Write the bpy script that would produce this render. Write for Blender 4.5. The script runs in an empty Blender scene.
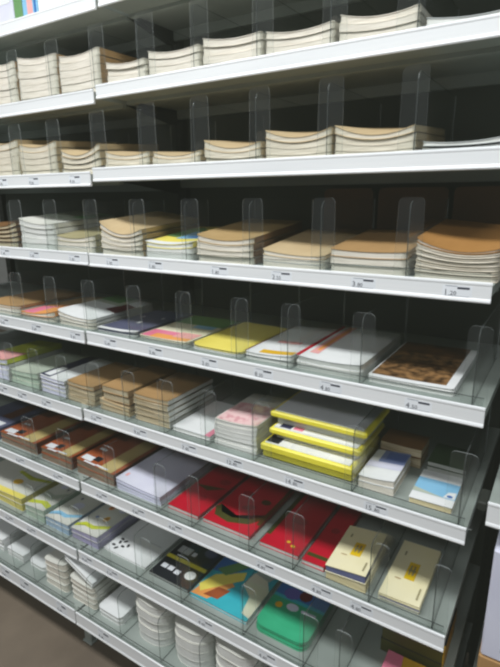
import bpy, math, random
from mathutils import Matrix, Vector
random.seed(7)
SC = bpy.context.scene
COL = SC.collection
ZO = 0.575                     # height of the measuring origin above the floor
BACK = 0.445                   # face of the back panel; the shelves get deeper towards the floor

# ------------------------------------------------------------------ materials
def lin(c):
    c = c.lstrip('#')
    v = [int(c[i:i + 2], 16) / 255 for i in (0, 2, 4)]
    return tuple([(x / 12.92 if x <= .04045 else ((x + .055) / 1.055) ** 2.4) for x in v] + [1.0])

MATS = {}
def mat(name, hexa, rough=.6, hexb=None, scale=8.0, stretch=(1, 1, 1), coat=0, metal=0, detail=3, contrast=(.35, .65), kind='noise', spec=.4):
    if name in MATS: return MATS[name]
    m = bpy.data.materials.new(name); m.use_nodes = True
    nt = m.node_tree; b = nt.nodes['Principled BSDF']
    b.inputs['Roughness'].default_value = rough
    b.inputs['Metallic'].default_value = metal
    b.inputs['Specular IOR Level'].default_value = spec
    b.inputs['Coat Weight'].default_value = coat
    b.inputs['Coat Roughness'].default_value = .12
    if hexb is None:
        h = lin(hexa); hexbv = tuple([x * .9 for x in h[:3]] + [1])
    else:
        hexbv = lin(hexb)
    tc = nt.nodes.new('ShaderNodeTexCoord'); mp = nt.nodes.new('ShaderNodeMapping')
    mp.inputs['Scale'].default_value = stretch
    if kind == 'voronoi':
        n = nt.nodes.new('ShaderNodeTexVoronoi'); n.inputs['Scale'].default_value = scale; out = n.outputs['Distance']
    else:
        n = nt.nodes.new('ShaderNodeTexNoise'); n.inputs['Scale'].default_value = scale
        n.inputs['Detail'].default_value = detail; out = n.outputs['Fac']
    r = nt.nodes.new('ShaderNodeValToRGB')
    r.color_ramp.elements[0].position, r.color_ramp.elements[1].position = contrast
    r.color_ramp.elements[0].color = lin(hexa); r.color_ramp.elements[1].color = hexbv
    L = nt.links
    L.new(tc.outputs['Object'], mp.inputs['Vector']); L.new(mp.outputs['Vector'], n.inputs['Vector'])
    L.new(out, r.inputs['Fac']); L.new(r.outputs['Color'], b.inputs['Base Color'])
    MATS[name] = m
    return m

def clear_mat(name, tint, diff, gloss, dcol):
    """thin clear plastic: mostly see-through, a little haze, a little shine"""
    m = bpy.data.materials.new(name); m.use_nodes = True
    nt = m.node_tree; nt.nodes.clear(); N = nt.nodes.new; L = nt.links.new
    o = N('ShaderNodeOutputMaterial'); t = N('ShaderNodeBsdfTransparent'); t.inputs['Color'].default_value = tint
    g = N('ShaderNodeBsdfGlossy'); g.inputs['Roughness'].default_value = .15
    d = N('ShaderNodeBsdfDiffuse'); d.inputs['Color'].default_value = dcol
    fr = N('ShaderNodeLayerWeight'); fr.inputs['Blend'].default_value = .5
    pw = N('ShaderNodeMath'); pw.operation = 'POWER'; pw.inputs[1].default_value = 5.0
    mul = N('ShaderNodeMath'); mul.operation = 'MULTIPLY_ADD'; mul.inputs[1].default_value = gloss; mul.inputs[2].default_value = .012
    nz = N('ShaderNodeTexNoise'); nz.inputs['Scale'].default_value = 30
    md = N('ShaderNodeMath'); md.operation = 'MULTIPLY'; md.inputs[1].default_value = diff * 2
    m1 = N('ShaderNodeMixShader'); m2 = N('ShaderNodeMixShader')
    L(nz.outputs['Fac'], md.inputs[0]); L(md.outputs[0], m1.inputs[0]); L(t.outputs[0], m1.inputs[1]); L(d.outputs[0], m1.inputs[2])
    L(fr.outputs['Facing'], pw.inputs[0]); L(pw.outputs[0], mul.inputs[0]); L(mul.outputs[0], m2.inputs[0]); L(m1.outputs[0], m2.inputs[1]); L(g.outputs[0], m2.inputs[2])
    L(m2.outputs[0], o.inputs[0]); MATS[name] = m
    return m

M = {}
M['rail'] = mat('white_rail_enamel', 'EDEEEE', .38, 'E2E4E5', 3, (.6, 1, 12))
M['deck'] = mat('grey_shelf_enamel', '9AA29C', .55, '8B938D', 5)
M['frame'] = mat('dark_frame_paint', '2A2D28', .7, '23261F', 5)
M['back'] = mat('dark_back_panel', '5A6058', .8, '4E534B', 3)
M['slot'] = mat('slot_black', '0A0B0A', .9)
M['ink'] = mat('tag_ink', '40444E', .8)
M['ink2'] = mat('tag_ink_pale', '9AA0AA', .8)
M['tagpaper'] = mat('tag_paper', 'EAEDF1', .45, 'E2E6EA')
M['floor'] = mat('floor_vinyl', '786B5C', .55, '685C4F', 5, detail=6)
M['wallp'] = mat('wall_paint', 'B9BAB6', .8)
M['clear'] = clear_mat('clear_plastic', (.97, .98, .975, 1), .008, .8, (.75, .8, .8, 1))
M['haze'] = clear_mat('hazy_plastic_tab', (.98, .985, .98, 1), .009, .7, (.75, .8, .8, 1))
M['edge'] = clear_mat('plastic_edge', (.22, .24, .23, 1), .08, .4, (.5, .55, .54, 1))
M['edgelight'] = clear_mat('plastic_edge_light', (.72, .75, .74, 1), .32, .8, (.8, .85, .84, 1))
M['lip'] = clear_mat('clear_front_lip', (.91, .925, .92, 1), .022, .6, (.6, .65, .65, 1))
# page edges: fine lines across the block
def pages(name, a, b, coat=0.0, sc=1.0): return mat(name, a, .65, b, 14, (1.2, 1.2, 38 * sc), coat=coat, contrast=(.38, .62), spec=.3)
M['p_cream'] = pages('pages_cream', 'E6DFD2', 'D0C8B9', .25)
M['p_ivory'] = pages('pages_ivory', 'E0D8C6', 'C8BFAC')
M['p_white'] = pages('pages_white', 'E6E6E2', 'CFCFC9')
M['p_grey'] = pages('pages_grey', 'C9CCC6', 'ADB0AA')
M['p_lav'] = pages('pages_lavender', 'DCDCEC', 'C6C6DA')
M['p_tan'] = pages('pages_tan', 'CDBFA2', 'A89878')
M['p_brown'] = pages('pages_brown', '96816A', '6B5A49', .6)
M['p_yellow'] = pages('pages_yellow', 'E2D88A', 'CBB84E')
M['p_green'] = pages('pages_palegreen', 'C7D6C4', 'A7BCA8')
M['p_blue'] = pages('pages_blue', 'B7CBDD', '93AEC6')
M['p_purple'] = pages('pages_purple', 'BDB6D2', '9D96BA')
M['p_navy'] = pages('pages_navy', '6A6F92', '585C80')
M['p_beige'] = pages('pages_beige', 'DCCFA6', 'C4B58A')
M['p_jade'] = pages('pages_jade', '6FC09A', '3E9A74')
def col(key, a, b=None, rough=.5, scale=9, **k): M[key] = mat('cover_' + key, a, rough, b, scale, **k)
col('kraft', 'B08C5E', 'A07E52', .55); col('kraftlight', 'CDB68F', 'BFA67E'); col('tan', 'B79A6C', 'A68A5C'); col('olive', 'A79E78', '8F8763')
col('darkcard', '5E4228', '4E3620'); M['carddark'] = M['darkcard']; col('kraftdark', '7D5A36', '6C4C2C'); col('orangekraft', 'AC7E48', '9C703C'); col('cream', 'EDE8CF', 'E3DCBB'); col('white', 'ECEDEC', 'E0E2E1', .4)
col('offwhite', 'DAD9D0', 'CFCEC4'); col('lav', 'DFDFEC', 'CECEE0', .3); col('grey', 'B9BCBB', 'AAADAC', .4); col('greygreen', 'BCC4B4', 'ABB3A2')
col('yellow', 'F0E070', 'E6D45C', .4); col('yellowgreen', 'C9D03A', 'B4BB35'); col('lemon', 'F0E44A', 'E3D434', .35); col('pink', 'EFB3AE', 'E59C9C')
col('hotpink', 'E88AA0', 'E07090'); col('orange', 'EFA860', 'E79448'); col('green', '6E9A62', '5C8852'); col('darkgreen', '3E5238', '33452E')
col('jade', '3FB283', '2E9E70', .3); col('navy', '2C2F52', '252846'); col('slate', '5A5D74', '4C4F66'); col('red', 'C4142E', 'B10F26', .4); col('darkred', 'A01C2A', '8A1824')
col('maroon', '6E2226', '5A1C20'); col('swoosh', '4A4A1C', '3C3C18'); col('black', '22252A', '1B1D22', .35); col('steel', 'DCDEE2', 'CDD0D4'); col('blue', '3C74B8', '3268A8', .35)
col('sky', '8FC4E2', '7DB6D8', .35); col('teal', '3FB6C2', '2FA5B4', .35); col('bluegrey', '8A98C0', '7683AE'); col('dustyblue', '6478B0', '5A6EA8'); col('purple', '6A63B0', '5A54A0'); col('gold', 'E3B428', 'D6A41E')
col('rust', 'A85A34', '8C4526', .3, coat=.5); col('rustdark', '6A3A28', '57301F', .3, coat=.5); col('khaki', 'C9B478', 'B8A268', .35, coat=.4)
col('floral', 'EBC6C4', 'D9A0A4', .5, 70, contrast=(.5, .62)); col('map', '3A2817', '9A744A', .4, 62, detail=9, contrast=(.36, .66))
col('mapdark', '3A2614', '6B4A28', .5, 30, detail=8); col('paintedglint', 'F0F2F4', 'D8DADC', .15, coat=1); col('creamnote', 'F1E9C4', 'E9DFB0', .45)  # the glint colour paints film glare as pale patches
col('yellowprint', 'EFCB1E', 'E2B90E', .45); col('carton', 'D9DAEA', 'CFD0E2', .5); col('cardboard', 'B9905E', 'A9804F', .7); col('spinewhite', 'E2E2DC', 'D2D2CC')

# ------------------------------------------------------------------ mesh helpers
class MB:
    def __init__(s): s.v = []; s.f = []; s.m = []; s.mats = []
    def mi(s, m):
        if m not in s.mats: s.mats.append(m)
        return s.mats.index(m)
    def add(s, vs, fs, m):
        b = len(s.v); k = s.mi(m); s.v += [tuple(p) for p in vs]
        for f in fs: s.f.append([b + i for i in f]); s.m.append(k)
    def box(s, x0, x1, y0, y1, z0, z1, m, c=0.0):
        if c <= 0:
            s.add([(x0,y0,z0),(x1,y0,z0),(x1,y1,z0),(x0,y1,z0),(x0,y0,z1),(x1,y0,z1),(x1,y1,z1),(x0,y1,z1)],
                  [(0,3,2,1),(4,5,6,7),(0,1,5,4),(1,2,6,5),(2,3,7,6),(3,0,4,7)], m); return
        # box with chamfered vertical and top edges: extruded octagon plus inset top
        def ring(i, z):
            a0, a1, b0, b1 = x0 + i, x1 - i, y0 + i, y1 - i
            return [(a0+c,b0,z),(a1-c,b0,z),(a1,b0+c,z),(a1,b1-c,z),(a1-c,b1,z),(a0+c,b1,z),(a0,b1-c,z),(a0,b0+c,z)]
        R = [ring(c, z0), ring(0, z0 + c), ring(0, z1 - c), ring(c, z1)]
        fs = [list(range(7, -1, -1)), list(range(24, 32))]
        for k in range(3):
            for i in range(8):
                j = (i + 1) % 8; fs.append([k*8+i, k*8+j, k*8+8+j, k*8+8+i])
        s.add([p for r in R for p in r], fs, m)
    def extrude(s, poly, axis, a, b, m, medge=None):
        """poly: 2-d points; axis: 'x' (y,z), 'y' (x,z), 'z' (x,y)"""
        n = len(poly)
        def P(p, t): return {'x': (t, p[0], p[1]), 'y': (p[0], t, p[1]), 'z': (p[0], p[1], t)}[axis]
        vs = [P(p, a) for p in poly] + [P(p, b) for p in poly]
        s.add(vs, [list(range(n)), list(range(2*n-1, n-1, -1))], m)
        s.add(vs, [[(i+1) % n, i, n+i, n+(i+1) % n] for i in range(n)], medge or m)
    def slab(s, x0, x1, y0, y1, zb, zt, m, nu=10, nv=8, r=0.0, mtop=None):
        """a sheet or block whose underside zb(u,v) and top zt(u,v) may sag; u -1..1 across, v 0..1 in depth; r rounds the front corners"""
        w = x1 - x0; us = [-1 + 2*i/nu for i in range(nu+1)]
        if r > 0:
            e = 2*r/w; us = sorted(set([round(u, 5) for u in us if abs(u) < 1 - e] + [sg*(1 - e + e*math.sin(t*math.pi/2/6)) for sg in (-1, 1) for t in range(7)]))
        n = len(us)
        def off(u):
            if r <= 0: return 0
            d = (abs(u) - 1)*w/2 + r
            return 0 if d <= 0 else r - math.sqrt(max(0, r*r - d*d))
        T, B = [], []
        for j in range(nv+1):
            v = j/nv
            for u in us:
                y = y0 + off(u) + (y1 - y0 - off(u))*v; x = (x0+x1)/2 + u*w/2
                T.append((x, y, zt(u, v))); B.append((x, y, zb(u, v)))
        N = len(T); vs = T + B; top = []; fs = []
        for j in range(nv):
            for i in range(n-1):
                a = j*n+i; top.append([a, a+1, a+n+1, a+n]); fs.append([N+a, N+a+n, N+a+n+1, N+a+1])
        for i in range(n-1):
            fs.append([N+i, N+i+1, i+1, i]); a = nv*n+i; fs.append([a, a+1, N+a+1, N+a])
        for j in range(nv):
            a = j*n; fs.append([a, a+n, N+a+n, N+a]); a = j*n+n-1; fs.append([N+a, N+a+n, a+n, a])
        s.add(vs, fs, m); s.add(vs, top, mtop or m)
    def decal(s, x0, x1, y0, y1, zt, rect, m, lift=.0005):
        """printed field or painted glint on a cover: rect = (u0,u1,v0,v1) in 0..1, or a list of (u,v) points"""
        def P(u, v): return (x0 + u*(x1-x0), y0 + v*(y1-y0), zt(2*u-1, v) + lift)
        if isinstance(rect, tuple):
            u0, u1, v0, v1 = rect; nu, nv = max(1, int((u1-u0)*10)), max(1, int((v1-v0)*8)); vs = []; fs = []
            for j in range(nv+1):
                for i in range(nu+1): vs.append(P(u0+(u1-u0)*i/nu, v0+(v1-v0)*j/nv))
            for j in range(nv):
                for i in range(nu): a = j*(nu+1)+i; fs.append([a, a+1, a+nu+2, a+nu+1])
        else:
            pts = rect; cx = sum(p[0] for p in pts)/len(pts); cy = sum(p[1] for p in pts)/len(pts)
            vs = [P(cx, cy)] + [P(*p) for p in pts]; n = len(pts)
            ar = sum(pts[i][0]*pts[(i+1) % n][1]-pts[(i+1) % n][0]*pts[i][1] for i in range(n))
            fs = [[0, 1+i, 1+(i+1) % n] if ar > 0 else [0, 1+(i+1) % n, 1+i] for i in range(n)]
        s.add(vs, fs, m)
    def build(s, name, parent=None, smooth=False):
        me = bpy.data.meshes.new(name); me.from_pydata(s.v, [], s.f)
        for m in s.mats: me.materials.append(m)
        me.polygons.foreach_set('material_index', s.m)
        if smooth:
            me.polygons.foreach_set('use_smooth', [True]*len(s.f))
        me.update()
        o = bpy.data.objects.new(name, me); COL.objects.link(o)
        if parent: o.parent = parent
        return o

def disc(cx, cy, rx, ry=None, n=14, rot=0):
    ry = ry or rx
    return [(cx + rx*math.cos(t)*math.cos(rot) - ry*math.sin(t)*math.sin(rot), cy + rx*math.cos(t)*math.sin(rot) + ry*math.sin(t)*math.cos(rot)) for t in [2*math.pi*i/n for i in range(n)]]

def thing(name, label, cat, loc=(0, 0, 0), rz=0, group=None):
    o = bpy.data.objects.new(name, None); COL.objects.link(o)
    o.location = loc; o.rotation_euler = (0, 0, rz); o.empty_display_size = .02
    o['label'] = label; o['category'] = cat
    if group: o['group'] = group
    return o

ORD = ['', 'first', 'second', 'third', 'fourth', 'fifth', 'sixth', 'seventh', 'eighth', 'ninth', 'tenth']
SHELF = ['topmost shelf', 'second shelf', 'third shelf', 'fourth shelf', 'fifth shelf', 'sixth shelf', 'seventh shelf', 'eighth shelf', 'base shelf']

# ------------------------------------------------------------------ shelf levels: rail top, rail height, front edge; near bay (R) and far bay (L)
ZT = {'R': [1.0850, .8882, .7045, .5079, .3201, .1256, -.0641, -.2491, -.4231], 'L': [1.0830, .8814, .6970, .5082, .3183, .1242, -.0649, -.2523, -.4204]}
RH = {'R': [.0315, .0313, .0322, .0323, .0336, .0310, .0322, .0330, .0415], 'L': [.0320, .0332, .0345, .0314, .0328, .0332, .0300, .0314, .0440]}
F = [.1795, .1505, .1192, .0863, .0543, .0213, -.0109, -.0425, -.0717]
ZB = {}
for b in 'RL':
    ZT[b] = [z + ZO for z in ZT[b]]; ZB[b] = [z - h for z, h in zip(ZT[b], RH[b])]
def deck(n, x): return (max(ZT['R'][n], ZT['L'][n]) if -.03 < x < .01 else ZT['R' if x > 0 else 'L'][n]) - .006

TAGS = {2: [-.36, -.223, -.062], 3: [-.341, -.212, -.052, .081, .216, .389, .532, .692, .844], 4: [-.34, -.196, -.039, .086, .23, .38, .511, .652, .807],
        5: [-.34, -.251, -.146, .049, .197, .342, .46, .598, .758], 6: [-.254, -.088, .08, .204, .318, .553, .675, .753], 7: [-.3, -.196, .036, .128, .418, .575],
        8: [-.315, -.222, -.058, .107]}
PRICE = {3: ['1.80', '1.80', '1.80', '2.50', '3.80', '1.20', '2.80', '1.80', '5.80'], 4: ['5.80', '3.80', '3.80', '8.50', '4.80', '4.50', '2.80', '1.80', '5.80'],
         5: ['3.80', '9.80', '7.80', '12.80', '14.80', '15.80', '18.80', '20.80', '9.80']}
def text_mesh(mb, body, size, x, y, z, m):
    cu = bpy.data.curves.new('t', 'FONT'); cu.body = body; cu.size = size; cu.resolution_u = 2
    o = bpy.data.objects.new('t', cu); COL.objects.link(o)
    dg = bpy.context.evaluated_depsgraph_get(); dg.update(); me = o.evaluated_get(dg).to_mesh()
    mb.add([(x + v.co.x, y, z + v.co.y) for v in me.vertices], [list(p.vertices) for p in me.polygons], m)
    o.evaluated_get(dg).to_mesh_clear(); bpy.data.objects.remove(o); bpy.data.curves.remove(cu)

def make_shelf(n, bay, x0, x1, zt, zb, label, tags=(), lip=True):
    base = n == 8; y0 = F[n]; depth = BACK - .0006 - y0
    t = thing('base_shelf' if base else 'shelf', label, 'shelf', (x0, y0, zt), 0, 'steel shelves of the gondola')
    w = x1 - x0; h = zt - zb
    d = MB()
    d.box(0, w, .001, depth, -.022, -.006, M['deck'])
    d.box(.002, w-.002, .092, .108, -.030, -.022, M['deck'])
    d.box(.002, w-.002, depth-.012, depth, -.045, -.022, M['deck'])
    d.build('shelf_deck', t)
    r = MB()
    prof = [(0, 0), (-.0016, -.0008), (-.0021, -.0025), (-.0021, -.0045), (-.0015, -.0062), (-.0015, -h+.007), (-.0026, -h+.005), (-.0034, -h+.002), (-.0025, -h), (0, -h), (.002, -h), (.002, -.0225), (.0009, -.0225), (.0009, 0)]
    r.extrude(prof, 'x', 0, w, M['rail'])
    ro = r.build('price_rail', t)
    for q, tx in enumerate(tags):
        g = MB(); lx = tx - x0; tw = .040
        ty = -.00165; th = h - .014; zc = -.0075 - th
        g.box(lx-.022, lx+.022, ty, -.0014, zc + .001, -.0085, M['tagpaper'])
        yy = ty - .0002
        def bar(a, b, c, e, m): g.add([(lx+a, yy, zc+c), (lx+b, yy, zc+c), (lx+b, yy, zc+e), (lx+a, yy, zc+e)], [(0, 1, 2, 3)], m)
        bar(-.018, .0, th*.88, th*.94, M['ink2']); bar(.0, .018, th*.68, th*.86, M['ink']); bar(-.018, .018, th*.06, th*.09, M['ink2'])
        p = PRICE.get(n, [])
        s = p[q] if q < len(p) else '4.80'
        a, bdec = s.split('.')
        text_mesh(g, a, .0130, lx-.020, yy, zc+.0022, M['ink'])
        text_mesh(g, '.' + bdec, .0095, lx-.020+.0076*len(a), yy, zc+.0024, M['ink'])
        g.build('price_tag', ro)
    if lip:
        l = MB(); l.box(.004, w-.004, .0040, .0052, -.006, .0125, M['lip']); l.box(.004, w-.004, .0040, .0052, .0125, .0133, M['edge']); o = l.build('clear_front_lip', t)
        o['label'] = 'clear plastic upstand'
    if not base:
        for bx in (.001, w - .004):
            k = MB(); k.extrude([(.10, -.0225), (depth-.002, -.0225), (depth-.002, -.052), (depth-.022, -.052)], 'x', bx, bx+.003, M['frame']); k.build('bracket', t)
    return t

names = ['uppermost', 'second', 'third', 'fourth', 'fifth', 'sixth', 'seventh', 'eighth', 'lowest']
for n in range(9):
    g = .003 if n in (3, 8) else .006
    x1 = [.9, .9, .9, .893, .907, .904, .895, .9, .9][n]
    make_shelf(n, 'R', g*.6, x1, ZT['R'][n], ZB['R'][n], 'white-railed steel shelf, %s from the top, in the near bay past the joint' % names[n] if n < 8 else 'lowest white-railed shelf of the near bay, just above the floor',
               tags=[x for x in TAGS.get(n, []) if x > 0], lip=n >= 3)
    make_shelf(n, 'L', -.9, -g, ZT['L'][n], ZB['L'][n], 'white-railed steel shelf, %s from the top, in the far bay before the joint' % names[n] if n < 8 else 'lowest white-railed shelf of the far bay, just above the floor',
               tags=[x for x in TAGS.get(n, []) if x < 0], lip=n >= 3)

# ------------------------------------------------------------------ frame of the gondola
fr = thing('gondola_frame', 'dark steel back panel and slotted posts carrying all the shelves', 'shelving frame', (0, BACK, 0))
for a, b in ((-.9, -.016), (.016, .9)):
    p = MB(); p.box(a, b, .02, .03, .03, 1.95, M['back']); p.build('back_panel', fr)
for x in (-.915, 0, .915):
    p = MB(); p.box(x-.0145, x+.0145, .0015, .045, .012, 1.97, M['frame'])
    for k in range(72):
        z = .06 + k*.026
        for dx in (-.006, .006):
            p.add([(x+dx-.0018, .0012, z), (x+dx+.0018, .0012, z), (x+dx+.0018, .0012, z+.013), (x+dx-.0018, .0012, z+.013)], [(0, 1, 2, 3)], M['slot'])
    p.build('upright', fr)
for x in (-.9, .0, .9):
    p = MB(); p.box(x-.036, x-.004, -.478, -.0, .060, .098, M['frame']); p.build('base_arm', fr)
    f = MB(); f.box(x-.034, x-.006, -.476, -.446, .0, .060, M['deck'], .003); f.box(x-.038, x-.002, -.480, -.442, 0, .006, M['deck'], .002); f.build('foot', fr)

# ------------------------------------------------------------------ dividers
def divider(n, x, tabx, tabw, tabh, label, tab=True, ylen=.285, ph=None):
    z = deck(n, x)
    t = thing('shelf_divider', label, 'shelf divider', (x, F[n], z), 0, 'clear shelf dividers')
    ph = ph or tabh
    p = MB(); e = .0010; r = .012
    prof = [(.009, .0005), (ylen, .0005), (ylen, ph), (.009 + r, ph), (.009 + r*.3, ph - r*.3), (.009, ph - r)]
    p.extrude(prof, 'x', -e, e, M['clear'], M['edge']); p.build('divider_panel', t)
    q = MB(); q.box(-.0019, .0019, ylen+.0005, ylen+.002, .0005, ph, M['edgelight']); q.build('rear_strip', t)
    if tab:
        q = MB(); c = tabx - x; w = tabw/2; h = tabh + .006; r = .009; pts = [(c-w, .0005), (c+w, .0005)]
        pts += [(c+w*.93-r+r*math.cos(a), h-r+r*math.sin(a)) for a in [i*math.pi/10 for i in range(6)]]
        pts += [(c-w*.93+r-r*math.sin(a), h-r+r*math.cos(a)) for a in [i*math.pi/10 for i in range(6)]]
        q.extrude(pts[::-1], 'y', .0066, .0080, M['haze'], M['edgelight']); q.build('front_tab', t)
    return t

# ------------------------------------------------------------------ paper goods
def book(name, label, cat, group, x0, x1, yf, yb, zb, H0, H1, pm, cm, dec=(), r=0.0, spine=True, rz=0, ct=.0011, inset=.0012, nu=10, nv=8, cover_label=None, spine_m=None, smooth=False):
    """one bound pad: pages and a cover.  H0/H1(u,v): heights of underside and top over zb"""
    cx = (x0+x1)/2; w = (x1-x0)/2; d = yb - yf
    t = thing(name, label, cat, (cx, yf, zb), rz, group)
    p = MB(); p.slab(-w+inset, w-inset, inset, d-inset, lambda u, v: H0(u, v) + ct, lambda u, v: H1(u, v) - ct, pm, nu, nv, r); p.build('pages', t, smooth)
    c = MB(); c.slab(-w, w, 0, d, lambda u, v: H1(u, v) - ct, H1, cm, nu, nv, r)
    c.slab(-w, w, 0, d, H0, lambda u, v: H0(u, v) + ct, cm, nu, nv, r)
    if spine:
        n = 6; vs = []
        for j in range(n+1):
            v = j/n; y = max(r, 0) + (d - max(r, 0))*v
            vs += [(w, y, H0(1, v)), (w, y, H1(1, v)), (w-inset, y, H0(1, v)), (w-inset, y, H1(1, v))]
        fs = []
        for j in range(n):
            a = j*4; fs += [[a, a+4, a+5, a+1], [a+2, a+3, a+7, a+6]]
        fs += [[0, 1, 3, 2], [n*4, n*4+2, n*4+3, n*4+1]]
        c.add(vs, fs, spine_m or cm)
    for q, (rect, m) in enumerate(dec): c.decal(-w, w, 0, d, H1, rect, m, .0004 + .00012*q)
    c.build('cover', t, smooth)
    return t

def ordinal_of(k, n):            # k counted from the top, 0-based
    if n == 1: return 'alone'
    if k == 0: return 'topmost'
    if k == n - 1: return 'bottom one'
    return ORD[k+1] + ' down'

def stack(n, where, x0, x1, num, hl, hr, dip, pm, cm, look, name='notebook', cat='notebook', yf=.03, yb=.245, dec=(), r=0.0, spine=True, rz=0, jit=.0022, gap=.0007, spine_m=None, topcover=None, z0=0.0, group=True, mats=None, fade=.6, lift=0.0, toplook=None, smooth=False, ctl=.0005):
    """a stack: each pad is its own object.  hl/hr: heights at its two sides at the front; dip: sag of the middle"""
    z = deck(n, (x0+x1)/2) + .0004 + z0
    def H(s, u, v):
        a = lift*v + (hl + hr)/2 + (hr - hl)/2*u
        f = max(0, 1 - v/fade)**1.4
        return s*(a - dip*(1 - u*u)*f)
    out = []
    for k in range(num):          # from the bottom
        s0, s1 = k/num, (k+1)/num
        dx = random.uniform(-jit, jit)*.35; dy = random.uniform(0, jit*2.0)
        kk = num - 1 - k
        lab = (toplook if (toplook and kk == 0) else look) + ', ' + (ordinal_of(kk, num) + ' of ' if num > 1 else '') + where + ', ' + SHELF[n]
        g0 = gap if k else 0
        out.append(book(name, lab, cat, ('%ss of %s on the %s' % (name.replace('_', ' '), where, SHELF[n])) if num > 1 else None, x0+dx+.0008, x1+dx-.0008, F[n]+yf+dy, F[n]+yb+dy, z,
                        (lambda u, v, s0=s0, g0=g0: H(s0, u, v) + g0), (lambda u, v, s1=s1: H(s1, u, v) - .0002), mats[k] if mats else pm, topcover if (topcover and kk == 0) else cm,
                        dec if kk == 0 else (), r, spine, rz + random.uniform(-.006, .006)*(dip < .002), spine_m=spine_m, smooth=smooth, ct=.0011 if kk == 0 else ctl, inset=.0012 if (kk == 0 or gap > .001) else .0005))
    return out

def near(i): return '%s stack past joint' % ORD[i]
def far(i): return '%s stack before joint' % ORD[i]
K, KL, TN = M['kraft'], M['kraftlight'], M['tan']

# second shelf (level 1): cream pads bulging between dividers
OW = M['offwhite']; SWH = M['spinewhite']
L1 = 'thick cream notebook'
stack(1, far(3), -.440, -.343, 7, .122, .116, .008, M['p_cream'], M['p_cream'], L1, spine_m=K, r=.008, gap=.0004)
stack(1, far(2), -.332, -.172, 7, .122, .111, .008, M['p_cream'], M['p_cream'], L1, spine_m=K, r=.008, gap=.0004)
stack(1, far(1), -.165, -.017, 6, .102, .103, .008, M['p_cream'], M['p_cream'], L1, spine_m=K, r=.008, gap=.0004)
stack(1, near(1), .004, .130, 4, .059, .052, .007, M['p_cream'], M['p_cream'], L1, r=.006, gap=.0004)
stack(1, near(2), .138, .283, 4, .064, .057, .008, M['p_cream'], M['p_cream'], L1, r=.006, gap=.0004)
stack(1, near(3), .288, .432, 4, .066, .057, .007, M['p_cream'], M['p_cream'], L1, r=.006, gap=.0004)
stack(1, near(4), .440, .582, 4, .054, .050, .008, M['p_cream'], M['p_cream'], L1, r=.006, gap=.0004)
stack(1, near(5), .588, .729, 4, .058, .050, .010, M['p_cream'], M['p_cream'], L1, r=.006, gap=.0004)
stack(1, near(6), .738, .875, 2, .027, .021, .006, M['p_white'], M['grey'], 'thin whitish notebook', r=.006)
# third shelf (level 2)
L2 = 'ivory notebook'; L2T = 'ivory notebook with tan cover'
def row2(w, a, b, n, h0, h1, dip, **k): stack(2, w, a, b, n, h0, h1, dip, M['p_ivory'], M['p_ivory'], L2, r=.006, topcover=KL, toplook=L2T, spine_m=KL, lift=.012, **k)
row2(far(3), -.480, -.326, 5, .099, .099, .009, gap=.0005)
row2(far(2), -.323, -.168, 5, .087, .087, .012, gap=.0005)
row2(far(1), -.151, -.008, 4, .064, .071, .020, gap=.0025)
row2(near(1), .008, .151, 3, .045, .038, .010, gap=.0004)
row2(near(2), .161, .298, 3, .036, .033, .010, gap=.0004)
row2(near(3), .308, .448, 3, .051, .041, .014, gap=.0005)
row2(near(4), .455, .595, 4, .060, .056, .015, gap=.0005)
row2(near(5), .600, .745, 4, .058, .049, .016, gap=.0005)
stack(2, near(6), .754, .880, 2, .022, .023, .005, M['p_white'], M['grey'], 'thin grey-covered notebook', r=.006, gap=.003)
# fourth shelf (level 3)
stack(3, far(3), -.468, -.332, 5, .063, .070, .010, M['p_tan'], M['kraftdark'], 'dark-edged brown notebook', r=.006, gap=.003, lift=.014)
stack(3, far(2), -.315, -.163, 5, .082, .070, .008, M['p_white'], SWH, 'white notebook', toplook='white notebook with green-tinged cover', topcover=OW, dec=[((.0, 1, .35, 1), M['greygreen']), ((.6, 1, .5, 1), M['green'])], r=.008, lift=.012, gap=.0004)
stack(3, far(1), -.160, -.016, 3, .041, .044, .008, M['p_cream'], SWH, 'cream notebook', toplook='olive-tan covered notebook', topcover=M['olive'], r=.008, lift=.022, spine_m=M['olive'])
stack(3, near(1), .005, .143, 5, .080, .063, .020, M['p_cream'], M['p_ivory'], 'cream-edged notebook', toplook='curled light kraft notebook', topcover=KL, spine_m=TN, r=.008, gap=.0016, lift=.016)
stack(3, near(2), .153, .290, 3, .037, .039, .006, M['p_white'], SWH, 'white notebook', toplook='notebook with blue, green and yellow cover', topcover=M['yellow'], dec=[((0, 1, .0, .10), M['white']), ((.35, 1, .25, .6), M['sky']), ([(.5, .3), (1, .25), (1, .7), (.7, .8)], M['blue']), ([(0, .35), (.3, .3), (.5, .7), (.2, .9), (0, .8)], M['green']), ((.5, 1, .7, 1), M['orange'])], r=.008, lift=.02)
stack(3, near(3), .302, .447, 4, .058, .054, .009, M['p_cream'], M['p_ivory'], 'cream-edged notebook', toplook='pale tan covered notebook', topcover=TN, r=.010, yb=.25, gap=.0012, lift=.022, spine_m=M['kraftdark'])
stack(3, near(4), .464, .600, 3, .034, .026, .004, M['p_cream'], M['spinewhite'], 'cream-edged notebook', toplook='kraft-brown covered notebook', topcover=KL, r=.016, yb=.25, lift=.024)
stack(3, near(5), .612, .755, 3, .042, .042, .003, M['p_cream'], M['spinewhite'], 'cream-edged notebook', toplook='brown kraft notebook with yellowed edge', topcover=K, r=.010, lift=.020, gap=.0004)
stack(3, near(6), .765, .896, 7, .066, .054, .013, M['p_cream'], M['p_ivory'], 'cream-edged notebook', toplook='orange-brown kraft notebook', topcover=M['orangekraft'], r=.010, gap=.0022, yb=.25, lift=.020)
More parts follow.
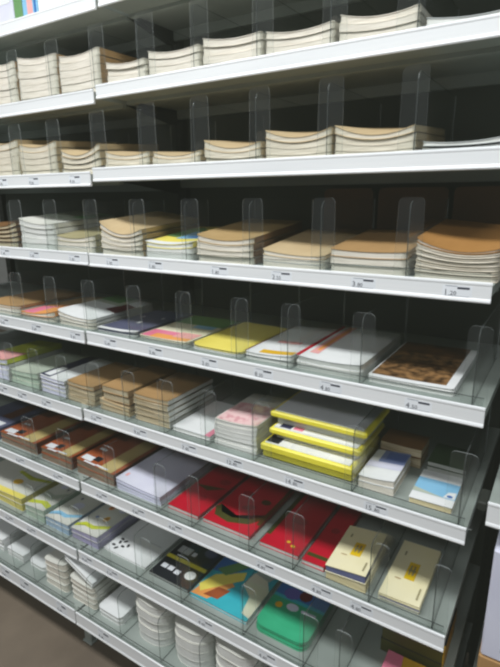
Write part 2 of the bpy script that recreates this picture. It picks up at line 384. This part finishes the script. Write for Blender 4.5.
# fifth shelf (level 4)
stack(4, far(3), -.475, -.317, 3, .031, .028, .004, M['p_cream'], SWH, 'cream-edged notebook', toplook='kraft notebook with cream pages', topcover=K, r=.008, yb=.26)
stack(4, far(2), -.312, -.164, 2, .016, .029, .005, M['p_cream'], SWH, 'cream-edged notebook', toplook='notebook with pink and orange cover', topcover=M['orange'], dec=[((.04, .5, .02, .35), M['hotpink']), ((.4, .96, .02, .3), M['orange']), ((0, 1, .45, 1), TN)], r=.008, yb=.26)
stack(4, far(1), -.150, -.009, 3, .040, .028, .006, M['p_cream'], SWH, 'cream-edged notebook', toplook='white notebook with green and maroon print', topcover=M['white'], dec=[((0, .7, .6, 1), M['greygreen']), ((0, .55, .7, 1), M['green']), ([(.62, .42), (1, .35), (1, .7), (.7, .75)], M['maroon'])], r=.014, yb=.25, spine_m=SWH)
stack(4, near(1), .003, .140, 2, .009, .013, .003, M['p_white'], M['slate'], 'dark slate-blue notebook', dec=[((0, 1, 0, .07), M['white']), ((.45, .53, .35, .42), M['white']), ((.7, .76, .6, .66), M['white']), ((.2, .26, .6, .65), M['white'])], r=.010, yb=.25)
stack(4, near(2), .145, .296, 2, .009, .011, .002, M['p_white'], SWH, 'pale notebook', toplook='notebook with pink, cream and green cover', topcover=M['cream'], dec=[((.02, .6, .03, .28), M['hotpink']), ((.2, .95, .03, .16), M['orange']), ((.55, .95, .12, .3), M['pink']), ((.0, 1, .62, 1), M['green']), ((.5, .9, .5, .62), M['sky'])], r=.012, yb=.25)
stack(4, near(3), .304, .438, 2, .012, .010, .003, M['p_white'], SWH, 'white-edged notebook', toplook='notebook with plain yellow cover', topcover=M['yellow'], r=.018, yb=.25)
stack(4, near(4), .444, .555, 2, .017, .022, .003, M['p_white'], M['spinewhite'], 'white notebook', toplook='white notebook with yellow front bar', topcover=M['white'], dec=[((.28, .98, .03, .12), M['gold']), ((0, .03, 0, 1), M['maroon']), ((.3, .8, .35, .42), M['pink'])], r=.008, yb=.26, spine_m=SWH)
stack(4, near(5), .561, .697, 2, .027, .028, .004, M['p_grey'], M['spinewhite'], 'grey-edged white notebook', toplook='white notebook with red and orange bands', topcover=M['white'], dec=[((0, .06, 0, 1), M['red']), ((.12, .26, .12, 1), M['pink']), ((.17, .23, .2, 1), M['orange'])], r=.010, yb=.27, spine_m=SWH)
stack(4, near(6), .707, .855, 2, .013, .015, .001, M['p_white'], M['white'], 'white-bordered notebook', toplook='white-bordered notebook with brown map cover', dec=[((.02, .90, .05, 1), M['map']), ((.02, .90, .42, .47), M['mapdark']), ((.02, .9, .7, 1), M['mapdark'])], r=.006, yb=.27)
# sixth shelf (level 5)
stack(5, far(4), -.480, -.355, 4, .060, .067, .004, M['p_lav'], SWH, 'pale notebook', toplook='pale notebook with pink and yellow-green cover', topcover=M['yellowgreen'], dec=[((0, 1, 0, .35), M['pink'])], yb=.22)
stack(5, far(3), -.346, -.217, 3, .041, .049, .003, M['p_green'], M['greygreen'], 'pale grey-green notebook', yb=.21, spine_m=M['greygreen'])
stack(5, far(2), -.208, -.103, 4, .051, .048, .002, M['p_lav'], SWH, 'white notebook', toplook='white notebook with navy band', topcover=M['white'], dec=[((0, .36, .02, 1), M['navy']), ((.06, .30, .06, .40), M['white'])], yb=.21, spine_m=SWH, gap=.0025)
stack(5, far(1), -.096, .010, 4, .055, .055, .003, M['p_tan'], M['p_tan'], 'kraft notebook with tan pages', topcover=K, yb=.20, gap=.0022)
stack(5, near(1), .028, .132, 2, .029, .023, .001, M['p_tan'], KL, 'light kraft notebook', yb=.20, gap=.002)
stack(5, 'pair atop first stack past joint', .040, .133, 2, .037, .037, .001, M['p_tan'], K, 'darker kraft notebook', yb=.21, z0=.0300, gap=.002)
stack(5, near(2), .147, .259, 5, .067, .069, .002, M['p_tan'], M['p_tan'], 'tan-edged notebook', toplook='neat kraft notebook', topcover=K, yb=.20, gap=.0024, spine_m=M['spinewhite'])
stack(5, near(3), .266, .373, 1, .011, .010, 0, M['p_white'], M['white'], 'low white notebook with pink side edge', dec=[((.86, 1, 0, 1), M['hotpink'])], yb=.20)
stack(5, near(4), .387, .495, 6, .060, .066, .004, M['p_white'], SWH, 'thick white notebook', toplook='white notebook with pink floral cover', topcover=OW, dec=[((.02, .98, .02, .62), M['floral']), ((.3, .7, .78, .88), M['grey'])], yb=.19, spine_m=SWH, gap=.0005)
# yellow-framed pads
def framed_pad(x0, x1, y0, y1, z0, h, look, art, rz=0, ft=.0145):
    z = deck(5, .6) + z0
    t = thing('drawing_pad', look, 'drawing pad', ((x0+x1)/2, F[5]+y0, z), rz, 'yellow-framed drawing pads')
    w = (x1-x0)/2; d = y1 - y0
    p = MB(); p.box(-w+.010, w-.010, .016, d-.008, .0004, h-.006, M['p_grey']); p.build('pages', t)
    f = MB(); f.box(-w, w, 0, d, h-ft, h, M['lemon'], .003); f.build('yellow_frame', t)
    c = MB(); g = .008
    c.box(-w+g, w-g, g*.8, d-g, h, h+.0012, M['steel'])
    for q, (rc, m) in enumerate(art): c.decal(-w+g, w-g, g*.8, d-g, lambda u, v: h+.0012, rc, m, .0003 + .0001*q)
    c.build('top_sheet', t)
    return t
framed_pad(.505, .700, .036, .185, .0005, .0160, 'yellow-framed pad, bottom one of the stack of four', [])
framed_pad(.504, .702, .028, .185, .0170, .0180, 'yellow-framed pad with glint painted on white sheet, third down of four', [((.0, 1, .0, .9), M['white']), ((.3, .75, .02, .9), M['paintedglint']), ((.0, .16, .03, .4), M['black'])], ft=.016)  # bright strip on this sheet is glare put into the colour
framed_pad(.512, .707, .050, .195, .0355, .0260, 'yellow-framed pad with small dark picture, second of four', [((.0, 1, .02, .98), M['white']), ((.06, .20, .04, .34), M['navy']), ((.22, .34, .06, .30), M['hotpink']), ((.08, .2, .34, .5), M['darkred'])], ft=.013)
framed_pad(.508, .713, .062, .205, .0620, .0310, 'yellow-framed pad with plain grey top, topmost of four', [], ft=.0125)
stack(5, near(6), .711, .778, 2, .025, .031, .002, M['p_cream'], SWH, 'white notepad', toplook='white notepad with blue-topped cover', topcover=M['white'], yf=.03, yb=.140, dec=[((.25, 1, .55, 1), M['bluegrey']), ((.4, .95, .66, .95), M['dustyblue']), ((0, 1, .35, .55), M['lav'])], spine=False, rz=.0)
stack(5, 'back stack behind blue-topped pads', .711, .795, 2, .040, .040, .001, M['p_tan'], M['kraftdark'], 'brown notepad', yf=.152, yb=.215, spine=False)
stack(5, near(7), .804, .877, 1, .012, .013, .0, M['p_beige'], M['white'], 'white notepad with sky-blue sea cover', yf=.03, yb=.135, dec=[((0, 1, .22, .72), M['sky']), ([(0, .22), (0, .36), (.5, .26), (.8, .22)], M['greygreen']), ([(.72, .24), (.98, .24), (.98, .46), (.8, .42)], M['white']), (disc(.86, .3, .07, .04), M['blue'])], spine=False)
stack(5, 'back stack behind sea-cover pad', .805, .878, 2, .022, .022, .0, M['p_grey'], M['darkgreen'], 'dark green notepad', yf=.15, yb=.235, spine=False)
# seventh shelf (level 6)
wrapdec = [((.0, .56, .02, 1), M['rust']), ((.0, .3, .45, 1), M['rustdark']), ((.60, .92, .0, 1), M['khaki']), ((.05, .32, .03, .10), M['paintedglint']), ((.30, .46, .06, .13), M['black']), ((.1, .28, .22, .25), M['paintedglint']), ((.5, .8, .01, .03), M['paintedglint']), ((.2, .5, .0, .02), M['paintedglint'])]  # pale glint bars are film glare painted on the cover, not print
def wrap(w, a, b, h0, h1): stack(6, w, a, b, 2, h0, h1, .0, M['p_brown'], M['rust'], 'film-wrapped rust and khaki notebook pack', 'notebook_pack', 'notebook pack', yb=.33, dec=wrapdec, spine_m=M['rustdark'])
stack(6, far(3), -.56, -.405, 2, .036, .036, 0, M['p_grey'], M['slate'], 'film-wrapped dark grey notebook pack', 'notebook_pack', 'notebook pack', yb=.33, dec=[((.1, .9, .05, .12), M['paintedglint']), ((.5, .8, .2, 1), M['rustdark'])], spine_m=M['slate'])
wrap(far(2), -.395, -.222, .032, .037)
wrap(far(1), -.200, -.070, .034, .036)
wrap('stack straddling the joint', -.052, .090, .041, .034)
stack(6, near(1), .098, .246, 3, .031, .024, .002, M['p_lav'], M['lav'], 'lavender-white paper pack', 'paper_pack', 'paper pack', yb=.25, spine_m=M['lav'], dec=[((.07, .12, .1, .16), M['pink'])])
sw = [(.0, .25), (.12, .12), (.45, .08), (.8, .16), (1, .34), (1, .42), (.75, .25), (.45, .17), (.18, .2), (.05, .32)]
stack(6, near(2), .262, .3545, 1, .010, .009, 0, M['p_white'], M['red'], 'bright red notebook with olive leaf print', yf=.034, yb=.24, dec=[([(.05, .5), (.5, .45), (.95, .6), (.5, .55)], M['swoosh']), (disc(.6, .3, .12, .05), M['darkred']), (disc(.7, .7, .16, .06), M['darkred'])], spine_m=M['darkred'])
stack(6, near(3), .363, .490, 1, .009, .009, 0, M['p_white'], M['red'], 'bright red notebook with olive swoosh', yf=.036, yb=.24, dec=[(sw, M['swoosh']), (disc(.55, .42, .13, .05, 9, .3), M['darkred']), (disc(.75, .6, .1, .05, 9), M['swoosh']), ((.93, 1, .2, 1), M['swoosh']), (disc(.3, .65, .12, .05, 9), M['darkred'])], spine_m=M['darkred'])
stack(6, near(4), .513, .605, 1, .009, .009, 0, M['p_white'], M['red'], 'red notebook with gold and olive edging', yf=.036, yb=.24, dec=[((.0, .10, .15, 1), M['swoosh']), (disc(.6, .14, .05, .02, 8), M['gold']), (disc(.75, .1, .06, .02, 8), M['gold']), (disc(.5, .5, .2, .06, 9), M['darkred'])], spine_m=M['darkred'])
stack(6, near(5), .614, .664, 1, .010, .011, 0, M['p_white'], M['red'], 'narrow red notebook beside cream pads', yf=.034, yb=.24, dec=[((.05, .95, .08, .13), M['swoosh']), (disc(.5, .55, .2, .05, 9), M['darkred'])], spine_m=M['darkred'])
notedec = [((.40, .66, .34, .64), M['yellowprint']), ((.46, .60, .57, .60), M['gold']), ((.46, .50, .42, .58), M['olive']), ((.55, .59, .42, .58), M['olive']), ((.44, .62, .48, .51), M['olive']), ((.86, .90, .08, .26), M['olive']), ((.18, .22, .72, .80), M['olive']), ((.2, .35, .3, .315), M['tan'])]
stack(6, near(6), .670, .750, 2, .031, .038, 0, M['p_beige'], M['creamnote'], 'cream notepad with yellow square motif', 'notepad', 'notepad', yf=.022, yb=.158, dec=notedec, mats=[M['p_beige'], M['p_navy']], spine=False, rz=.03)
stack(6, near(7), .773, .847, 3, .016, .018, 0, M['p_white'], M['creamnote'], 'thin cream notepad with yellow square motif', 'notepad', 'notepad', yf=.024, yb=.190, dec=notedec, mats=[M['p_white'], M['p_navy'], M['p_beige']], spine=False, rz=.0)
# eighth shelf (level 7)
def pad(where, x0, x1, h0, h1, pm, look, dec):
    stack(7, where, x0, x1, 2, h0, h1, .0, pm, pm, look, topcover=OW, name='memo_pad', cat='memo pad', yb=.225, dec=dec, spine=False, gap=.0004)
fl = lambda x, y, m: [(disc(x, y, .09, .06, 8), m), (disc(x, y, .035, .025, 8), M['rust'])]
band = [(0, .05), (.2, .12), (.6, .10), (1, .2), (1, .27), (.6, .17), (.2, .19), (0, .12)]
pad(far(5), -.56, -.445, .030, .030, M['p_yellow'], 'white memo pad with plain yellow sides', [((0, 1, 0, .12), M['yellow'])])
pad(far(4), -.440, -.283, .034, .041, M['p_yellow'], 'white-topped memo pad with yellow sides', [((0, 1, 0, .10), M['yellow']), (disc(.35, .30, .13, .07, 8), M['gold']), ([(0, .5), (.5, .42), (1, .5), (1, .56), (.5, .48), (0, .56)], M['yellowgreen']), (disc(.7, .65, .14, .06, 8), M['bluegrey']), (disc(.3, .75, .12, .06, 8), M['lav'])])
pad(far(3), -.268, -.178, .034, .041, M['p_green'], 'white-topped memo pad with pale green sides', [([(0, .05), (.6, .12), (1, .05), (1, .14), (.6, .2), (0, .14)], M['yellowgreen']), ([(.05, .3), (.6, .22), (1, .4), (.95, .5), (.5, .34), (.05, .4)], M['greygreen']), (disc(.4, .6, .16, .07, 9), M['lav']), (disc(.7, .55, .05, .03, 7), M['slate'])])
pad(far(2), -.174, -.074, .029, .033, M['p_blue'], 'white-topped memo pad with pale blue sides', [(band, M['sky']), (disc(.5, .4, .2, .08, 9), M['lav']), (disc(.3, .55, .05, .03, 7), M['slate']), (disc(.6, .7, .2, .08, 9), M['greygreen'])])
pad(far(1), -.063, .043, .030, .038, M['p_purple'], 'white-topped memo pad with lavender sides', [(band, M['yellowgreen'])] + fl(.62, .36, M['gold']) + fl(.35, .6, M['orange']) + [(disc(.3, .34, .06, .03, 7), M['bluegrey']), (disc(.75, .62, .15, .07, 9), M['lav'])])
mk = [(.10, .14), (.2, .10), (.16, .24), (.28, .18), (.24, .30), (.36, .24), (.14, .32)]
stack(7, near(1), .050, .199, 1, .006, .006, 0, M['p_white'], M['white'], 'white notebook with small black figures', yf=.04, yb=.19, dec=[(disc(x, y, .045, .026, 7, i), M['black']) for i, (x, y) in enumerate(mk)] + [((.62, .9, .5, .515), M['grey'])], spine_m=M['white'])
stack(7, near(2), .214, .338, 1, .008, .008, 0, M['p_grey'], M['black'], 'black notebook with yellow stripe', yf=.034, yb=.21, dec=[((0, 1, .36, .43), M['lemon']), ((.1, .4, .52, .66), M['grey']), ((.45, .55, .54, .62), M['steel']), ((.1, .24, .16, .24), M['steel']), ((.27, .4, .16, .24), M['steel']), ((.45, .58, .14, .22), M['steel']), (disc(.8, .22, .12, .08), M['white']), (disc(.78, .72, .14, .09), M['slate'])], spine_m=M['black'])
art = [((0, 1, 0, 1), M['teal']), ([(0, .02), (.28, .04), (.5, .4), (.3, .5), (.05, .3)], M['orange']), ([(0, .2), (.1, .1), (.55, .55), (.5, .7), (.1, .45)], M['yellow']), ([(0, .5), (.3, .55), (.7, 1), (0, 1)], M['blue']), ([(.05, .55), (.25, .5), (.6, .95), (.4, .95)], M['green']),
       ([(.18, .08), (.42, .1), (.5, .3), (.3, .28)], M['rust']), ([(.58, .5), (.8, .35), (.86, .08), (1, .05), (1, .55), (.8, .8), (.62, .75)], M['cream']), ([(.62, .75), (.9, .7), (1, .95), (.7, .95)], M['greygreen'])]
stack(7, near(3), .346, .503, 1, .008, .008, 0, M['p_white'], M['teal'], 'picture notebook in teal, orange and blue', yf=.034, yb=.21, dec=art, spine_m=M['white'])
green = [((0, 1, .5, 1), M['blue']), ((0, 1, .42, .55), M['teal']), ([(0, .25), (.5, .12), (1, .2), (1, .5), (0, .5)], M['jade']), (disc(.3, .62, .16, .1, 10), M['purple']), (disc(.55, .66, .12, .09, 10), M['maroon']), ((.62, .9, .4, .44), M['lav']), (disc(.45, .42, .12, .06, 9), M['lav']), (disc(.2, .38, .07, .05, 9), M['gold']), (disc(.75, .78, .15, .08, 9), M['bluegrey'])]
stack(7, near(4), .518, .642, 3, .019, .022, .002, M['p_jade'], M['jade'], 'green notebook', toplook='green notebook with blue and violet picture', yf=.034, yb=.21, dec=green, r=.02, spine_m=M['jade'], gap=.0016)
stack(7, near(5), .785, .885, 2, .018, .018, 0, M['gold'], M['gold'], 'yellow and pink notebook', yf=.03, yb=.118, dec=[([(0, 0), (.4, 0), (.3, 1), (0, 1)], M['hotpink'])])
stack(7, 'back stack behind pink notebooks', .765, .885, 2, .060, .060, 0, M['swoosh'], M['black'], 'black notebook with yellow edge', yf=.125, yb=.25, dec=[((0, 1, 0, .14), M['gold']), (disc(.62, .5, .10, .12), M['grey']), (disc(.85, .5, .09, .11), M['grey']), (disc(.62, .5, .04, .05), M['black']), (disc(.85, .5, .04, .05), M['black'])], spine_m=M['gold'])
# base shelf (level 8)
LW = 'white paper pad'
stack(8, far(5), -.50, -.385, 3, .045, .040, 0, M['p_white'], M['white'], LW, 'paper_pad', 'paper pad', yf=.04, yb=.2, spine_m=M['white'])
stack(8, far(4), -.366, -.284, 2, .024, .024, 0, M['p_white'], M['white'], LW, 'paper_pad', 'paper pad', yf=.04, yb=.2, spine_m=M['white'])
stack(8, far(3), -.276, -.193, 1, .012, .012, 0, M['p_white'], M['white'], LW, 'paper_pad', 'paper pad', yf=.045, yb=.2, spine_m=M['white'], r=.02)
stack(8, far(2), -.168, -.072, 4, .077, .090, .004, M['p_cream'], OW, 'cream-edged paper pad', 'paper_pad', 'paper pad', yb=.2, r=.010, gap=.002, spine_m=OW)
stack(8, far(1), -.054, .043, 4, .070, .068, .004, M['p_cream'], OW, 'cream-edged paper pad', 'paper_pad', 'paper pad', yb=.2, r=.008, gap=.002, spine_m=OW)
lean = book('paper_pad', 'slim white paper pad leaning slantwise on cream pads by the joint, base shelf', 'paper pad', None, -.062, .042, F[8]+.03, F[8]+.2, deck(8, -.01), lambda u, v: .0975 - .0230*u, lambda u, v: .1090 - .0230*u, M['p_white'], M['white'], spine_m=M['white'])
stack(8, near(1), .052, .137, 2, .026, .025, 0, M['p_white'], M['white'], LW, 'paper_pad', 'paper pad', yb=.22, r=.012, spine_m=M['white'])
LR = 'round-ended white envelope bundle'
def bundle(where, a, b, num, h0, h1, dec=()):
    stack(8, where, a, b, num, h0, h1, -.010, M['p_white'], OW, LR, 'envelope_bundle', 'envelope bundle', yb=.24, r=.046, gap=.0008, spine_m=M['white'], dec=dec, fade=1.5)
bundle(near(2), .172, .286, 5, .120, .104)
bundle(near(3), .296, .409, 4, .094, .098, [(disc(.62, .5, .3, .2), M['grey']), (disc(.62, .5, .2, .13), M['slate']), (disc(.62, .5, .12, .08), M['grey'])])
bundle(near(4), .417, .541, 4, .110, .108)
bundle(near(5), .552, .65, 3, .06, .06)
# topmost shelf (level 0): upright packets at its edge
z = deck(0, -.3) + .0004
for x0, x1, m, e, lab in ((-.46, -.352, 'lav', 'white', 'pale lavender upright packet at the cropped end, topmost shelf'), (-.349, -.316, 'green', 'green', 'green-spined upright packet on the topmost shelf'),
                          (-.313, -.252, 'sky', 'pink', 'upright packet striped pale blue and pink, topmost shelf'), (-.249, -.150, 'white', 'white', 'plain white upright packet beside the striped one, topmost shelf'),
                          (-.147, -.03, 'white', 'white', 'plain white upright packet just before the joint, topmost shelf')):
    t = thing('paper_packet', lab, 'paper packet', ((x0+x1)/2, F[0]+.03, z), 0, 'upright packets on the topmost shelf'); w = (x1-x0)/2
    p = MB(); p.box(-w, w, 0, .18, 0, .21, M[m], .002); p.build('packet_body', t)
    if e != m:
        c = MB()
        if e == 'pink': c.box(-.010, .012, -.0006, -.0001, .004, .2, M['pink']); c.box(.018, .026, -.0006, -.0001, .004, .2, M['blue'])
        else: c.box(-w*.8, w*.8, -.0006, -.0001, .06, .19, M['white'])
        c.build('printed_stripe', t)
# brown card standing against the back of the fourth shelf
for x0, x1, lab in ((.602, .752, 'brown kraft card leaning on the back panel behind the yellowed kraft stack'), (.764, .893, 'brown kraft card leaning on the back panel behind the orange-brown stack'), (.47, .590, 'brown kraft card leaning on the back panel behind the kraft-brown stack')):
    t = thing('kraft_card', lab, 'card', ((x0+x1)/2, F[3]+.322, deck(3, x0) + .0004), 0, 'kraft cards at the back of the fourth shelf'); w = (x1-x0)/2
    p = MB(); p.extrude([(-w, 0), (w, 0), (w, .140), (w-.008, .148), (-w+.008, .148), (-w, .140)], 'y', 0, .004, M['carddark']); p.build('card_sheet', t)
    p = MB(); p.box(-w+.004, w-.004, .0042, .009, 0.0, .140, M['p_tan']); p.build('card_pages', t)

# ------------------------------------------------------------------ dividers (panel x, tab x, tab width)
DIV = {1: [(-.3375, -.309, .044), (-.1685, -.151, .050), (-.010, .008, .050), (.134, .157, .052), (.2855, .303, .046), (.436, .450, .046), (.585, .593, .046), (.7335, .722, .044)],
       2: [(-.3245, -.292, .052), (-.1595, -.137, .052), (.0035, .023, .050), (.156, .176, .052), (.303, .320, .047), (.4515, .461, .046), (.5975, .604, .048), (.7495, .746, .044)],
       3: [(-.3235, -.283, .052), (-.1635, -.140, .052), (-.0065, .010, .048), (.148, .162, .047), (.296, .311, .047), (.4555, .464, .047), (.606, .611, .045), (.760, .762, .044)],
       4: [(-.3145, -.276, .050), (-.157, -.132, .046), (-.003, .013, .046), (.1425, .164, .044), (.300, .309, .042), (.441, .451, .042), (.558, .565, .042), (.702, .705, .042), (.886, .888, .038)],
       5: [(-.3505, -.302, .040), (-.2125, -.193, .044), (-.0995, -.077, .042), (.013, .043, .043), (.140, .160, .044), (.2625, .274, .048), (.380, .391, .044), (.4995, .520, .046), (.7085, .712, .036), (.890, .889, .044)],
       6: [(-.211, -.208, .055), (-.061, -.060, .055), (.094, .108, .042), (.255, .271, .038), (.3575, .366, .034), (.507, .504, .038), (.6085, .613, .042), (.7615, .780, .028), (.872, .880, .030)],
       7: [(-.2755, -.194, .04), (-.176, -.11, .03), (-.0685, -.005, .039), (.046, .100, .035), (.204, .243, .034), (.342, .354, .040), (.510, .525, .038), (.650, .662, .040), (.724, .731, .034)],
       8: [(-.280, 0, 0), (-.183, 0, 0), (-.0645, 0, 0), (.046, 0, 0), (.160, 0, 0), (.292, 0, 0), (.413, 0, 0), (.546, 0, 0)]}
for n, lst in DIV.items():
    fars = [d for d in lst if d[0] < .0]
    for i, (x, tx, tw) in enumerate(lst):
        isfar = x < 0
        k = (len(fars) - i) if isfar else (i - len(fars) + 1)
        lab = 'clear plastic divider, %s on %s side of the joint, %s' % (ORD[k], 'far' if isfar else 'near', SHELF[n])
        divider(n, x, tx, tw or .04, .125 if n > 1 else .125 - .02*min(1, max(0, (x-.4)/.3)), lab, tab=tw > 0)

# ------------------------------------------------------------------ neighbouring run past the near end
def neighbour(zt, h, label, x0=.930, lip=False):
    t = make_shelf(5, 'R', x0, 1.5, zt + ZO, zt - h + ZO, label, lip=False)
    b = MB(); b.box(-.016, -.001, .006, .05, -.024, -.008, M['frame'], .002); b.build('end_bracket', t)
neighbour(.505, .031, 'white-railed shelf of the neighbouring run, highest of its shelves beyond the gap')
neighbour(.183, .041, 'white-railed shelf of the neighbouring run, middle one beyond the gap')
neighbour(-.290, .035, 'white-railed shelf of the neighbouring run, lowest one beyond the gap')
nf = thing('neighbour_frame', 'dark back panel of the neighbouring run beyond the gap', 'shelving frame', (1.2, BACK, 0))
p = MB(); p.box(-.27, .30, .02, .03, .03, 1.95, M['back']); p.build('back_panel', nf)
p = MB(); p.box(.30, .33, -.0, .045, 0, 1.97, M['frame']); p.build('upright', nf)
p = MB(); p.box(-.255, -.225, -.40, 0.0, 0, .225, M['frame']); p.build('base_arm', nf)
t = thing('kraft_box', 'tan cardboard box under the pale carton on the neighbouring run', 'box', (1.07, .0225, -.296 + ZO + .0005), 0)
p = MB(); p.box(-.125, .125, 0, .24, 0, .192, M['cardboard'], .003); p.build('box_body', t)
t = thing('paper_carton', 'pale lavender carton standing on a tan box beyond the gap', 'carton', (1.07, .0225, -.296 + ZO + .1935), 0)
p = MB(); p.box(-.123, .123, 0, .23, 0, .205, M['carton'], .003); p.build('carton_body', t)
c = MB()
for k in range(4): c.box(-.095 + .004*k, -.045, -.0006, -.0001, .02 + .012*k, .027 + .012*k, M['ink2'])
c.build('printed_lines', t)

# ------------------------------------------------------------------ room
fl_ = MB(); fl_.box(-4, 4, -3.2, 2.0, -.05, 0, M['floor']); o = fl_.build('floor'); o['kind'] = 'structure'
w_ = MB(); w_.box(-4, 4, 1.9, 2.0, 0, 3.1, M['wallp']); o = w_.build('wall_back'); o['kind'] = 'structure'
w_ = MB(); w_.box(-4, -3.95, -3.2, 1.9, 0, 3.1, M['wallp']); o = w_.build('wall_left'); o['kind'] = 'structure'

# ------------------------------------------------------------------ light
def area(name, loc, size, energy, rot=(0, 0, 0), color=(1, 1, 1)):
    l = bpy.data.lights.new(name, 'AREA'); l.shape = 'RECTANGLE'; l.size, l.size_y = size; l.energy = energy; l.color = color
    o = bpy.data.objects.new(name, l); COL.objects.link(o); o.location = loc; o.rotation_euler = rot
    return o
area('ceiling_tube_light', (.2, -.88, 2.78), (3.2, .35), 69, (math.radians(14), 0, 0), (.96, .99, 1))
area('ceiling_tube_light', (.2, -2.7, 2.95), (3.2, .35), 27, (math.radians(30), 0, 0), (.96, .99, 1))
W = bpy.data.worlds.new('World'); SC.world = W; W.use_nodes = True
W.node_tree.nodes['Background'].inputs[0].default_value = (.85, .9, .95, 1); W.node_tree.nodes['Background'].inputs[1].default_value = .15

# ------------------------------------------------------------------ camera (fitted to the rails)
cam = bpy.data.cameras.new('Camera'); co = bpy.data.objects.new('Camera', cam); COL.objects.link(co)
R = ((0.845113595870905, -0.517630106237614, -0.1335742609584089), (0.5344628292878558, 0.8127375326399017, 0.23196376257515966), (-0.011510611789520966, -0.2674262069335036, 0.9635095898128828))
m = Matrix(((R[0][0], R[0][2], -R[0][1], 0), (R[1][0], R[1][2], -R[1][1], 0), (R[2][0], R[2][2], -R[2][1], 0), (0, 0, 0, 1)))
m.translation = Vector((.985705438442319, -.7393154736952892, .6407086246755138 + ZO))
co.matrix_world = m
cam.sensor_width = 36; cam.sensor_fit = 'AUTO'; cam.lens = 503.009/667*36; cam.clip_start = .02
SC.camera = co
SC.view_settings.view_transform = 'Standard'; SC.view_settings.look = 'None'; SC.view_settings.exposure = 0
SC.view_settings.use_curve_mapping = True
cmv = SC.view_settings.curve_mapping; cmv.black_level = (-.0105, -.0115, -.0095); cmv.update()
SC.cycles.use_denoising = True; SC.cycles.transparent_max_bounces = 24; SC.cycles.max_bounces = 8
SC.cycles.filter_width = 2.3
